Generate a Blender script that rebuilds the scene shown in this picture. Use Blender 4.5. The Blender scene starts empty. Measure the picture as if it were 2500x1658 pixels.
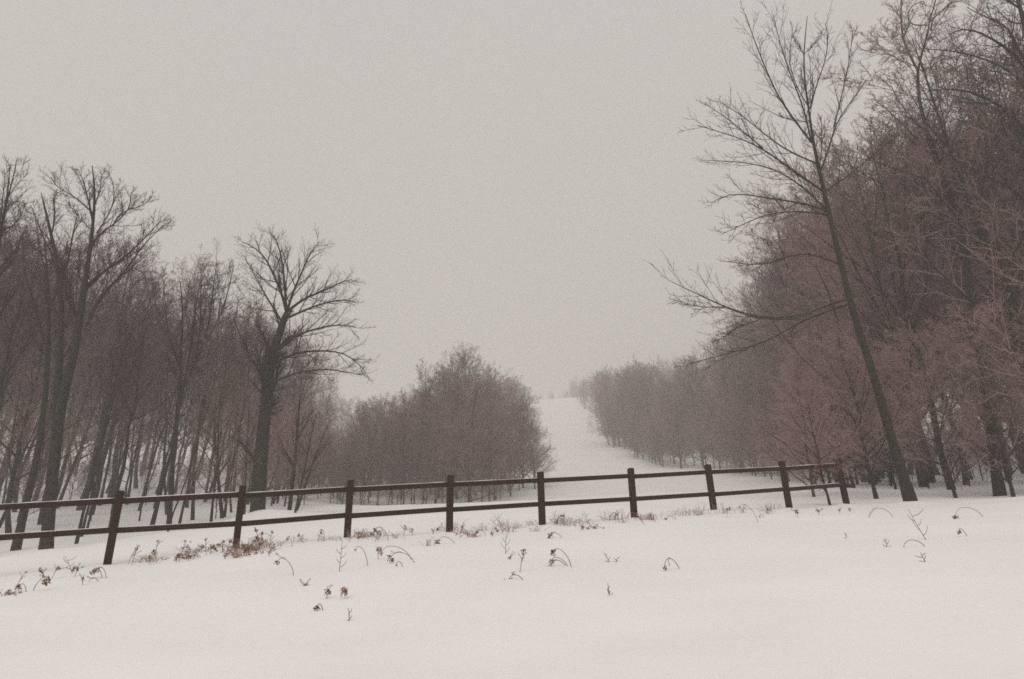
import bpy, math, random
import numpy as np
from math import radians, sin, cos, pi

# ------------------------------------------------------------------ camera, world, sun, exposure
SC = bpy.context.scene
COL = SC.collection
PITCH, ROLL, FPX, W0, H0 = radians(24.4), radians(1.65), 1900.0, 2500.0, 1658.0
FW = np.array([0, cos(PITCH), sin(PITCH)]); UP0 = np.array([0, -sin(PITCH), cos(PITCH)]); RX = np.array([1.0, 0, 0])
RT = cos(ROLL) * RX - sin(ROLL) * UP0
UP = cos(ROLL) * UP0 + sin(ROLL) * RX

from mathutils import Matrix
cam = bpy.data.cameras.new('camera')
cam.sensor_width = 36.0; cam.lens = FPX / W0 * 36.0
cam.clip_start = 0.05; cam.clip_end = 5000
camo = bpy.data.objects.new('camera', cam); COL.objects.link(camo)
camo.matrix_world = Matrix(((RT[0], UP[0], -FW[0], 0), (RT[1], UP[1], -FW[1], 0), (RT[2], UP[2], -FW[2], 0), (0, 0, 0, 1)))
SC.camera = camo

SUN_EL, SUN_ROT = radians(48), radians(200)
wd = bpy.data.worlds.new('World'); SC.world = wd; wd.use_nodes = True
nt = wd.node_tree; nt.nodes.clear()
out = nt.nodes.new('ShaderNodeOutputWorld'); bg = nt.nodes.new('ShaderNodeBackground')
sky = nt.nodes.new('ShaderNodeTexSky'); sky.sky_type = 'NISHITA'; sky.sun_disc = False
sky.sun_elevation = SUN_EL; sky.sun_rotation = SUN_ROT; sky.air_density = 1.0; sky.dust_density = 4.0
ov = nt.nodes.new('ShaderNodeMixRGB'); ov.blend_type = 'MIX'; ov.inputs[0].default_value = 0.93
ov.inputs[2].default_value = (6.15, 5.83, 5.66, 1)          # an even grey overcast over the clear sky
wtc = nt.nodes.new('ShaderNodeTexCoord'); wn = nt.nodes.new('ShaderNodeTexNoise'); wn.inputs['Scale'].default_value = 1.6; wn.inputs['Detail'].default_value = 3
wm = nt.nodes.new('ShaderNodeMixRGB'); wm.inputs[1].default_value = (5.55, 5.42, 5.28, 1); wm.inputs[2].default_value = (6.75, 6.28, 6.08, 1)   # thicker and thinner cloud
nt.links.new(wtc.outputs['Generated'], wn.inputs['Vector']); nt.links.new(wn.outputs[0], wm.inputs[0]); nt.links.new(wm.outputs[0], ov.inputs[2])
nt.links.new(sky.outputs[0], ov.inputs[1]); nt.links.new(ov.outputs[0], bg.inputs[0])
bg.inputs[1].default_value = 0.102; nt.links.new(bg.outputs[0], out.inputs[0])

sun = bpy.data.lights.new('sun', 'SUN'); sun.energy = 1.4; sun.angle = radians(60); sun.color = (1, 0.915, 0.885)
suno = bpy.data.objects.new('sun', sun); COL.objects.link(suno)
suno.rotation_euler = (radians(90) - SUN_EL, 0, pi - SUN_ROT)

SC.view_settings.view_transform = 'Standard'; SC.view_settings.look = 'None'
SC.view_settings.gamma = 1.0; SC.view_settings.exposure = 0.0
SC.render.engine = 'CYCLES'
cy = SC.cycles
cy.volume_bounces = 3; cy.max_bounces = 8; cy.diffuse_bounces = 3; cy.glossy_bounces = 1
cy.filter_width = 1.7; cy.use_denoising = False
HAZE_DENSITY = 0.0025

# ------------------------------------------------------------------ pixel <-> world (measuring the photograph)
def ray(px, py):
    return FW + RT * (px - W0 / 2) / FPX + UP * (H0 / 2 - py) / FPX
def at(px, py, Y):
    r = ray(px, py); return r * (Y / r[1])
def proj(P):
    P = np.asarray(P, float); d = P @ FW
    return W0 / 2 + FPX * (P @ RT) / d, H0 / 2 - FPX * (P @ UP) / d

# ------------------------------------------------------------------ terrain
def deep(Y): return Y if Y < 25 else 25 + (Y - 25) * 1.8     # first depth guesses -> depths in metres
def far_xy(X, Y): q = deep(Y) / Y; return X * q, Y * q
def line_pt(px, py):            # a point on the fence line (Y = 18.3 + 0.375 X in plan) seen at that pixel
    r = ray(px, py); k = 18.3 / (r[1] - 0.375 * r[0]); return r * k
POST_PX = [(-95, 1421, 1214), (261, 1381, 1199), (575, 1342, 1187), (847, 1315, 1173), (1097, 1298, 1161.6),
           (1324, 1281, 1153), (1549, 1269, 1144), (1744, 1251, 1135), (1928, 1245, 1126.5), (2067, 1231, 1119)]
PROF_Y = [-80, 0, 18, 28, 45, 68, 105, 170, 260, 340, 450, 620, 800]
PROF_Z = [-22, -1.6, 3.5, 5.9, 10.2, 17.5, 31, 57, 95, 112, 116, 100, 80]
PROF_Z = [z * (deep(y) / y if y > 1 else 1) for y, z in zip(PROF_Y, PROF_Z)]; PROF_Y = [deep(y) for y in PROF_Y]
ctrl = [(0, 0, -1.6), (-6, 0, -1.75), (6, 0, -1.45), (-12, 4, -0.9), (12, 5, 0.1), (0, -20, -7), (-15, -20, -7.4), (15, -20, -6.7)]
ctrl += [tuple(line_pt(a, b)) for a, b, c in POST_PX]
for a, b, Y in [(118, 1349, 18.6), (0, 1366, 17.5), (118, 1352, 23.5), (100, 1292, 32), (100, 1232, 45), (100, 1172, 66), (-200, 1390, 20),
                (-200, 1250, 40), (400, 1300, 26), (635, 1270, 28), (800, 1232, 40), (600, 1205, 48), (1000, 1246, 44), (1150, 1243, 44),
                (1250, 1215, 52), (1330, 1166, 68), (1450, 1152, 75), (1580, 1143, 80), (1420, 1090, 105), (1370, 1020, 170), (1345, 976, 260),
                (1550, 1205, 48), (1700, 1152, 66), (1900, 1190, 34), (2225, 1231, 22), (2120, 1200, 27), (2500, 1212, 21.5), (2400, 1214, 25),
                (2800, 1190, 21), (2900, 1160, 30)]:
    ctrl.append(tuple(at(a, b, deep(Y))))
for x, y, dz in [(40, 60, 1.0), (70, 100, 2), (60, 170, 2), (60, 260, 3), (-60, 60, -1), (-80, 105, -2), (-80, 170, -2), (-60, 260, -2),
              (10, 340, 0), (-60, 340, 0), (70, 340, 3)]:
    x, y = far_xy(x, y); ctrl.append((x, y, float(np.interp(y, PROF_Y, PROF_Z)) + dz))
for x in (-260, 260, -700, 700):
    for y in (-80, 0, 60, 180, 330, 500, 780, 1080, 1420):
        ctrl.append((x, y, float(np.interp(y, PROF_Y, PROF_Z))))
for y in (790, 1100, 1400): ctrl.append((0, y, float(np.interp(y, PROF_Y, PROF_Z))))
ctrl = np.array(ctrl)
def _phi(d2): return np.where(d2 > 1e-12, d2 * np.log(np.maximum(d2, 1e-12)) * 0.5, 0)
_n = len(ctrl); _d2 = ((ctrl[:, None, :2] - ctrl[None, :, :2]) ** 2).sum(-1)
_A = np.zeros((_n + 3, _n + 3)); _A[:_n, :_n] = _phi(_d2) + np.eye(_n) * 0.5
_A[:_n, _n] = 1; _A[:_n, _n + 1:] = ctrl[:, :2]; _A[_n, :_n] = 1; _A[_n + 1:, :_n] = ctrl[:, :2].T
_w = np.linalg.solve(_A, np.concatenate([ctrl[:, 2], [0, 0, 0]]))
_nr = np.random.RandomState(3); _NG = _nr.rand(64, 64)
def vnoise(x, y):
    xi = np.floor(x).astype(int); yi = np.floor(y).astype(int); fx = x - xi; fy = y - yi
    fx = fx * fx * (3 - 2 * fx); fy = fy * fy * (3 - 2 * fy)
    g = lambda a, b: _NG[a % 64, b % 64]
    return (g(xi, yi) * (1 - fx) + g(xi + 1, yi) * fx) * (1 - fy) + (g(xi, yi + 1) * (1 - fx) + g(xi + 1, yi + 1) * fx) * fy - 0.5
BANKS = [(line_pt(a, b), 0.06, 0.3) for a, b, c in POST_PX] + [(at(2227, 1236, 22), 0.12, 0.5), (at(628, 1274, deep(28)), 0.22, 0.9), (at(700, 1262, deep(28)), 0.25, 1.2), (at(118, 1352, 24), 0.1, 0.8)]
def ground(x, y):
    x = np.atleast_1d(np.asarray(x, float)); y = np.atleast_1d(np.asarray(y, float))
    z = np.empty(x.shape)
    for s in range(0, len(x), 8000):
        xs, ys = x[s:s + 8000], y[s:s + 8000]
        d2 = (xs[:, None] - ctrl[None, :, 0]) ** 2 + (ys[:, None] - ctrl[None, :, 1]) ** 2
        z[s:s + 8000] = _phi(d2) @ _w[:_n] + _w[_n] + _w[_n + 1] * xs + _w[_n + 2] * ys
    for P, h, w in BANKS:
        z += h * np.exp(-((x - P[0]) ** 2 + (y - P[1] + w * 0.4) ** 2) / (w * w))
    z += vnoise(x / 3.1, y / 2.3) * 0.11 + vnoise(x / 0.45 + 0.2 * y + 20, y / 0.22 + 9) * 0.008 + vnoise(x / 0.9 + 7, y / 0.6 + 3) * 0.028
    return z
def gz(x, y): return float(ground(x, y)[0])
def ground_px(px, py, y0=4.0, y1=60.0):          # where the line of sight through a pixel meets the snow
    r = ray(px, py); ys = np.linspace(y0, y1, 900); P = r[None, :] * (ys / r[1])[:, None]
    below = np.nonzero(P[:, 2] < ground(P[:, 0], P[:, 1]))[0]
    i = below[0] if len(below) else 0
    a, b = ys[max(i - 1, 0)], ys[i]
    for _ in range(18):
        m = 0.5 * (a + b); q = r * (m / r[1])
        if q[2] < gz(q[0], q[1]): b = m
        else: a = m
    q = r * (b / r[1]); q[2] = gz(q[0], q[1]); return q

# ------------------------------------------------------------------ materials
def mat(name, base, rough=0.9):
    m = bpy.data.materials.new(name); m.use_nodes = True
    b = m.node_tree.nodes['Principled BSDF']; b.inputs['Base Color'].default_value = (*base, 1)
    b.inputs['Roughness'].default_value = rough; b.inputs['Specular IOR Level'].default_value = 0.2
    return m, m.node_tree, b
def noise(t, scale, detail=4, coord='Object'):
    tc = t.nodes.new('ShaderNodeTexCoord'); n = t.nodes.new('ShaderNodeTexNoise')
    n.inputs['Scale'].default_value = scale; n.inputs['Detail'].default_value = detail
    t.links.new(tc.outputs[coord], n.inputs['Vector']); return n
def mix2(t, fac, a, b):
    m = t.nodes.new('ShaderNodeMixRGB')
    t.links.new(fac, m.inputs[0])
    for k, v in ((1, a), (2, b)):
        if isinstance(v, tuple): m.inputs[k].default_value = (*v, 1)
        else: t.links.new(v, m.inputs[k])
    return m.outputs[0]
def ramp(t, src, lo, hi):
    r = t.nodes.new('ShaderNodeMapRange'); r.inputs[1].default_value = lo; r.inputs[2].default_value = hi
    t.links.new(src, r.inputs[0]); return r.outputs[0]
def mul(t, a, b):
    m = t.nodes.new('ShaderNodeMath'); m.operation = 'MULTIPLY'; t.links.new(a, m.inputs[0])
    if isinstance(b, float): m.inputs[1].default_value = b
    else: t.links.new(b, m.inputs[1])
    return m.outputs[0]
def upness(t, lo=0.45, hi=0.9):                   # snow and rime that settled on top of a branch
    g = t.nodes.new('ShaderNodeNewGeometry'); s = t.nodes.new('ShaderNodeSeparateXYZ')
    t.links.new(g.outputs['Normal'], s.inputs[0]); return ramp(t, s.outputs[2], lo, hi)
def bump(t, b, h, strength, dist=0.02):
    n = t.nodes.new('ShaderNodeBump'); n.inputs['Strength'].default_value = strength; n.inputs['Distance'].default_value = dist
    t.links.new(h, n.inputs['Height']); t.links.new(n.outputs[0], b.inputs['Normal'])

def bark_mat(name, a, c, snow, scale=9.0):
    m, t, b = mat(name, a)
    n = noise(t, scale, 6); col = mix2(t, ramp(t, n.outputs[0], 0.35, 0.65), a, c)
    n2 = noise(t, 1.3, 3); f = mul(t, mul(t, upness(t), ramp(t, n2.outputs[0], 0.42, 0.62)), snow)
    t.links.new(mix2(t, f, col, (0.62, 0.6, 0.6)), b.inputs['Base Color']); bump(t, b, n.outputs[0], 0.8, 0.03)
    return m
def twig_mat(name, a, c, frost):
    m, t, b = mat(name, a)
    n = noise(t, 0.7, 3); col = mix2(t, ramp(t, n.outputs[0], 0.35, 0.65), a, c)
    f = mul(t, upness(t, -0.1, 0.9), frost)
    t.links.new(mix2(t, f, col, (0.55, 0.5, 0.5)), b.inputs['Base Color']); return m
M_BARK = bark_mat('bark', (0.020, 0.018, 0.014), (0.042, 0.035, 0.027), 0.35)
M_LIMB = bark_mat('limb_bark', (0.026, 0.018, 0.017), (0.050, 0.034, 0.031), 0.5)
M_TWIG = twig_mat('bare_twig', (0.095, 0.053, 0.055), (0.15, 0.088, 0.090), 0.25)
M_DARKTWIG = twig_mat('dark_twig', (0.040, 0.024, 0.023), (0.062, 0.038, 0.036), 0.15)
M_RIME = twig_mat('rimed_twig', (0.18, 0.103, 0.104), (0.28, 0.170, 0.170), 0.36)
M_LIGHTRIME = twig_mat('heavily_rimed_twig', (0.24, 0.140, 0.138), (0.36, 0.225, 0.220), 0.40)

m, t, b = mat('snow', (0.83, 0.825, 0.82), 0.75); M_SNOW = m
n1 = noise(t, 0.35, 5); n2 = noise(t, 5.0, 5)
mp = t.nodes.new('ShaderNodeMapping'); mp.inputs['Scale'].default_value = (0.7, 1.1, 1); mp.inputs['Rotation'].default_value = (0, 0, 0.35)
t.links.new(n2.inputs['Vector'].links[0].from_socket, mp.inputs[0]); t.links.new(mp.outputs[0], n2.inputs['Vector'])
t.links.new(mix2(t, ramp(t, n1.outputs[0], 0.3, 0.7), (0.80, 0.795, 0.79), (0.85, 0.85, 0.845)), b.inputs['Base Color'])
bump(t, b, n2.outputs[0], 0.2, 0.04)

m, t, b = mat('stained_fence_timber', (0.03, 0.016, 0.012), 0.8); M_FENCE = m
n1 = noise(t, 3.0, 6); n2 = noise(t, 22.0, 3)
t.links.new(mix2(t, n1.outputs[0], (0.018, 0.0070, 0.0055), (0.042, 0.017, 0.0125)), b.inputs['Base Color']); bump(t, b, n2.outputs[0], 0.4, 0.01)
m, t, b = mat('rail_snow', (0.8, 0.8, 0.8)); M_CAP = m
n1 = noise(t, 8); t.links.new(mix2(t, n1.outputs[0], (0.7, 0.7, 0.7), (0.84, 0.84, 0.84)), b.inputs['Base Color'])
m, t, b = mat('dry_stem', (0.16, 0.10, 0.07)); M_STEM = m
n1 = noise(t, 6); t.links.new(mix2(t, n1.outputs[0], (0.18, 0.110, 0.08), (0.36, 0.24, 0.18)), b.inputs['Base Color'])
m, t, b = mat('dry_seed_head', (0.10, 0.05, 0.03)); M_HEAD = m
n1 = noise(t, 14); t.links.new(mix2(t, ramp(t, n1.outputs[0], 0.3, 0.7), (0.105, 0.048, 0.033), (0.32, 0.175, 0.12)), b.inputs['Base Color'])
m, t, b = mat('dry_grass', (0.3, 0.2, 0.13)); M_GRASS = m
n1 = noise(t, 9); t.links.new(mix2(t, n1.outputs[0], (0.30, 0.21, 0.165), (0.48, 0.37, 0.30)), b.inputs['Base Color'])

# ------------------------------------------------------------------ mesh helpers
def mesh_np(name, V, F, mats, midx=None, smooth=True):        # F: (n,4) quads
    me = bpy.data.meshes.new(name); V = np.ascontiguousarray(V, np.float32); F = np.ascontiguousarray(F, np.int32)
    me.vertices.add(len(V)); me.vertices.foreach_set('co', V.ravel())
    nf, k = F.shape
    me.loops.add(nf * k); me.loops.foreach_set('vertex_index', F.ravel())
    me.polygons.add(nf); me.polygons.foreach_set('loop_start', np.arange(0, nf * k, k, dtype=np.int32))
    me.polygons.foreach_set('loop_total', np.full(nf, k, np.int32))
    for mm in mats: me.materials.append(mm)
    if midx is not None: me.polygons.foreach_set('material_index', np.ascontiguousarray(midx, np.int32))
    me.polygons.foreach_set('use_smooth', np.full(nf, smooth, bool))
    me.update(calc_edges=True); return me
def nrm(v): return v / np.maximum(np.linalg.norm(v, axis=-1, keepdims=True), 1e-9)
def tube(P, R, S):                    # P (N,K,3), R (N,K) -> verts, quads
    N, K, _ = P.shape
    T = np.empty_like(P); T[:, 1:-1] = P[:, 2:] - P[:, :-2]; T[:, 0] = P[:, 1] - P[:, 0]; T[:, -1] = P[:, -1] - P[:, -2]; T = nrm(T)
    ref = np.where(np.abs(T[:, :1, 2:3]) > 0.8, np.array([1.0, 0, 0]), np.array([0, 0, 1.0])) * np.ones((N, K, 1))
    A = nrm(np.cross(T, ref)); B = np.cross(T, A)
    a = np.arange(S) * 2 * pi / S
    V = P[:, :, None, :] + R[:, :, None, None] * (A[:, :, None, :] * np.cos(a)[None, None, :, None] + B[:, :, None, :] * np.sin(a)[None, None, :, None])
    i = np.arange(N)[:, None, None] * K * S; k = np.arange(K - 1)[None, :, None] * S; s = np.arange(S)[None, None, :]; s2 = (s + 1) % S
    F = np.stack([i + k + s, i + k + s2, i + k + S + s2, i + k + S + s], -1).reshape(-1, 4)
    return V.reshape(-1, 3), F
def tubes_mesh(name, items, mats):    # items: (P, R, sides, material index)
    Vs, Fs, Ms, o = [], [], [], 0
    for P, R, S, mi in items:
        if len(P) == 0: continue
        V, F = tube(P, R, S); Vs.append(V); Fs.append(F + o); Ms.append(np.full(len(F), mi)); o += len(V)
    return mesh_np(name, np.concatenate(Vs), np.concatenate(Fs), mats, np.concatenate(Ms))
def boxes(name, bx, material, bev=0.0):           # bx: list of (corners 8x3)
    V, F = [], []
    for c in bx:
        o = len(V); V += list(c)
        F += [(o, o + 3, o + 2, o + 1), (o + 4, o + 5, o + 6, o + 7), (o, o + 1, o + 5, o + 4), (o + 1, o + 2, o + 6, o + 5), (o + 2, o + 3, o + 7, o + 6), (o + 3, o, o + 4, o + 7)]
    me = mesh_np(name, np.array(V), np.array(F), [material], smooth=False)
    if bev:
        import bmesh
        bm = bmesh.new(); bm.from_mesh(me); bmesh.ops.bevel(bm, geom=bm.edges[:], offset=bev, segments=1, affect='EDGES'); bm.to_mesh(me); bm.free()
    return me
def link(name, me, parent=None, loc=None):
    o = bpy.data.objects.new(name, me); COL.objects.link(o)
    if parent is not None: o.parent = parent
    if loc is not None: o.location = loc
    return o
def thing(name, label, cat, loc, group=None):
    o = bpy.data.objects.new(name, None); COL.objects.link(o); o.empty_display_size = 0.3
    o.location = loc; o['label'] = label; o['category'] = cat
    if group: o['group'] = group
    return o
def dup(src, label, loc, rz, sc, group):          # a copy of a thing with copies of its parts
    o = src.copy(); COL.objects.link(o); o.location = loc; o.rotation_euler = rz; o.scale = sc
    o['label'] = label; o['group'] = group
    for ch in src.children:
        c = ch.copy(); COL.objects.link(c); c.parent = o
    return o

# ------------------------------------------------------------------ ground sheet
def seg(*a): return np.unique(np.concatenate([np.arange(x0, x1, st) for x0, x1, st in a]))
gx = seg((-900, -80, 20), (-80, -26, 2), (-26, 26, 0.3), (26, 80, 2), (80, 901, 20))
gy = seg((-60, 2, 2), (2, 36, 0.25), (36, 130, 1.5), (130, 620, 7), (620, 1301, 20))
GX, GY = np.meshgrid(gx, gy); GZ = ground(GX.ravel(), GY.ravel())
nx, ny = len(gx), len(gy); ii = np.arange(ny - 1)[:, None] * nx + np.arange(nx - 1)[None, :]
me = mesh_np('snow_ground', np.stack([GX.ravel(), GY.ravel(), GZ], -1), np.stack([ii, ii + 1, ii + nx + 1, ii + nx], -1).reshape(-1, 4), [M_SNOW])
go = link('snow_ground', me); go['kind'] = 'structure'; go['label'] = 'snow covered hillside rising to a misty ridge'
GMIN, GMAX = float(GZ.min()), float(GZ.max())

# ------------------------------------------------------------------ tree growth
UPV = np.array([0, 0, 1.0])
def grow(rs, P0, D, L, R0, nseg, wob, up, tip=0.35):
    N = len(P0); P = np.empty((N, nseg + 1, 3)); P[:, 0] = P0; d = nrm(D)
    upk = up if np.ndim(up) else np.full(N, up)
    for k in range(nseg):
        d = nrm(d + rs.normal(0, wob, (N, 3)) + upk[:, None] * UPV)
        P[:, k + 1] = P[:, k] + d * (L / nseg)[:, None]
    R = R0[:, None] * np.linspace(1, tip, nseg + 1)[None, :]
    return P, R
def spawn(rs, P, R, n, t0, t1, ang, sang, lenf, radf, nseg, wob, up, tip=0.35, rmin=0.004):
    N, K1, _ = P.shape; K = K1 - 1
    t = t0 + (t1 - t0) * (np.arange(n)[None, :] + rs.rand(N, n)) / n
    x = np.clip(t * K, 0, K - 1e-4); i = x.astype(int); f = x - i
    ar = np.arange(N)[:, None]
    p = P[ar, i] * (1 - f[..., None]) + P[ar, i + 1] * f[..., None]
    T = nrm(P[ar, i + 1] - P[ar, i]); r = R[ar, i] * (1 - f) + R[ar, i + 1] * f
    PL = np.linalg.norm(np.diff(P, axis=1), axis=-1).sum(1)
    a = nrm(np.cross(T, np.where(np.abs(T[..., 2:3]) > 0.9, np.array([1.0, 0, 0]), UPV))); b = np.cross(T, a)
    az = (np.arange(n)[None, :] * 2.4 + rs.rand(N, 1) * 6.28 + rs.normal(0, 0.5, (N, n)))
    th = np.radians(rs.normal(ang, sang, (N, n)))
    D = T * np.cos(th)[..., None] + (a * np.cos(az)[..., None] + b * np.sin(az)[..., None]) * np.sin(th)[..., None]
    L = PL[:, None] * lenf(t) * rs.uniform(0.7, 1.25, (N, n))
    rr = np.maximum(np.minimum(r * 0.75, r * radf * rs.uniform(0.8, 1.2, (N, n))), rmin)
    return grow(rs, p.reshape(-1, 3), D.reshape(-1, 3), L.ravel(), rr.ravel(), nseg, wob, up, tip)

def resample(pts, rad, n):
    pts = np.asarray(pts, float); rad = np.asarray(rad, float)
    s = np.concatenate([[0], np.cumsum(np.linalg.norm(np.diff(pts, axis=0), axis=1))]); u = np.linspace(0, s[-1], n)
    q = np.stack([np.interp(u, s, pts[:, k]) for k in range(3)], -1)
    for _ in range(2): q[1:-1] = 0.25 * q[:-2] + 0.5 * q[1:-1] + 0.25 * q[2:]
    return q, np.interp(u, s, rad)

def forest_tree(seed, H, r0, crown0, style, fine=True):
    """returns trunk items and crown items around the origin"""
    rs = np.random.RandomState(seed)
    n = 12; z = np.linspace(0, 1, n)
    lean = rs.normal(0, 0.035, 2); wob = np.cumsum(rs.normal(0, 0.006, (n, 2)), 0)
    tp = np.stack([lean[0] * z * H + wob[:, 0] * H, lean[1] * z * H + wob[:, 1] * H, z * H], -1)
    tp -= tp[0]; tp[0, 2] = -0.25
    tr = r0 * (1 - 0.88 * z ** 1.1); tr[0] *= 1.35
    TP, TR = tp[None], tr[None]
    rm = style.get('rmin', 0.006)
    l1 = spawn(rs, TP, TR, style['n1'], crown0, 0.98, style['a1'], 10, lambda t: style['l1'] * (1 - style['sh'] * ((t - crown0) / (1 - crown0)) ** 1.2), 0.55, 7, 0.09, style['u1'], 0.25, rm * 1.6)
    l2 = spawn(rs, *l1, style['n2'], 0.15, 1.0, 40, 12, lambda t: 0.50 * (1 - 0.55 * t), 0.6, 5, 0.12, style['u2'], 0.35, rm * 1.25)
    items = [(l1[0], l1[1], 5, 0), (l2[0], l2[1], 3, 1)]
    l3 = spawn(rs, *l2, style['n3'], 0.15, 1.0, 40, 14, lambda t: 0.50 * (1 - 0.45 * t), 0.65, 3, 0.14, style['u2'], 0.5, rm)
    items.append((l3[0], l3[1], 3, 1))
    if fine:
        l4 = spawn(rs, *l3, style['n4'], 0.15, 1.0, 42, 15, lambda t: 0.55 * (1 - 0.3 * t), 0.7, 2, 0.15, style['u2'], 0.6, rm * 0.8)
        items.append((l4[0], l4[1], 3, 1))
    return [(TP, TR, 8, 0)], items

S_TALL = dict(n1=20, a1=42, l1=0.36, sh=0.72, u1=0.10, n2=8, n3=6, n4=4, u2=0.06, rmin=0.0065)
S_FAN = dict(n1=34, a1=52, l1=0.46, sh=0.62, u1=0.05, n2=9, n3=6, n4=4, u2=0.035, rmin=0.0075)
S_SHRUB = dict(n1=22, a1=46, l1=0.55, sh=0.5, u1=0.05, n2=7, n3=5, n4=3, u2=0.03, rmin=0.006)
S_POLE = dict(n1=14, a1=40, l1=0.24, sh=0.6, u1=0.12, n2=7, n3=5, n4=3, u2=0.06, rmin=0.0065)
S_FARW = dict(n1=22, a1=45, l1=0.40, sh=0.62, u1=0.08, n2=6, n3=5, n4=0, u2=0.05, rmin=0.018)
PROTO = {}
def make_proto(kind, k, H, r0, c0, style, tw):
    ti, ci = forest_tree(100 * hash_kind[kind] + k, H, r0, c0, style)
    PROTO.setdefault(kind, []).append((H, tubes_mesh('trunk', ti, [M_BARK]), tubes_mesh('crown', ci, [M_LIMB, tw])))
hash_kind = dict(tall=1, fan=2, shrub=3, rimed=4, pole=5, darkfan=6)
for k in range(5): make_proto('tall', k, 13.0, 0.10 + 0.012 * k, 0.30 + 0.04 * k, S_TALL, M_TWIG)
for k in range(4): make_proto('rimed', k, 13.0, 0.075 + 0.01 * k, 0.08 + 0.03 * k, dict(S_FAN, l1=0.36, a1=46), M_RIME)
for k in range(4): make_proto('fan', k, 9.0, 0.07 + 0.008 * k, 0.03 + 0.02 * k, S_FAN, M_LIGHTRIME)
for k in range(4): make_proto('pole', k, 13.0, 0.062 + 0.008 * k, 0.36 + 0.06 * k, S_POLE, M_DARKTWIG)
for k in range(4): make_proto('darkfan', k, 10.0, 0.06 + 0.008 * k, 0.03 + 0.03 * k, dict(S_FAN, a1=46, l1=0.42), M_TWIG)
for k in range(3): make_proto('shrub', k, 4.0, 0.035, 0.08, S_SHRUB, M_RIME)

FIRST = {}
RND = random.Random(11)
def plant(kind, x, y, H, label, cat, group, name, k=None, lean=0.03):
    k = RND.randrange(len(PROTO[kind])) if k is None else k
    Hp, tm, cm = PROTO[kind][k]; s = H / Hp
    loc = (x, y, gz(x, y)); rot = (RND.gauss(0, lean), RND.gauss(0, lean), RND.uniform(0, 6.28))
    sc = (s * RND.uniform(0.9, 1.1), s * RND.uniform(0.9, 1.1), s)
    if (kind, k) not in FIRST:
        o = thing(name, label, cat, loc, group); o.rotation_euler = rot; o.scale = sc
        link('trunk', tm, o); link('crown', cm, o); FIRST[(kind, k)] = o
    else:
        o = dup(FIRST[(kind, k)], label, loc, rot, sc, group); o.name = name; o['category'] = cat
    return o

def outline_h(x, y, OUT, z0):                      # how tall a tree standing here may be under the photographed canopy line
    H = 10.0
    for _ in range(4):
        px, py = proj((x, y, z0 + H)); yt = np.interp(px, [a for a, b in OUT], [b for a, b in OUT])
        H = max(at(px, yt, y)[2] - z0, 0.5)
    return H
PLACED = []
def far_enough(x, y, d):
    for a, b in PLACED:
        if (a - x) ** 2 + (b - y) ** 2 < d * d: return False
    PLACED.append((x, y)); return True

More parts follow.
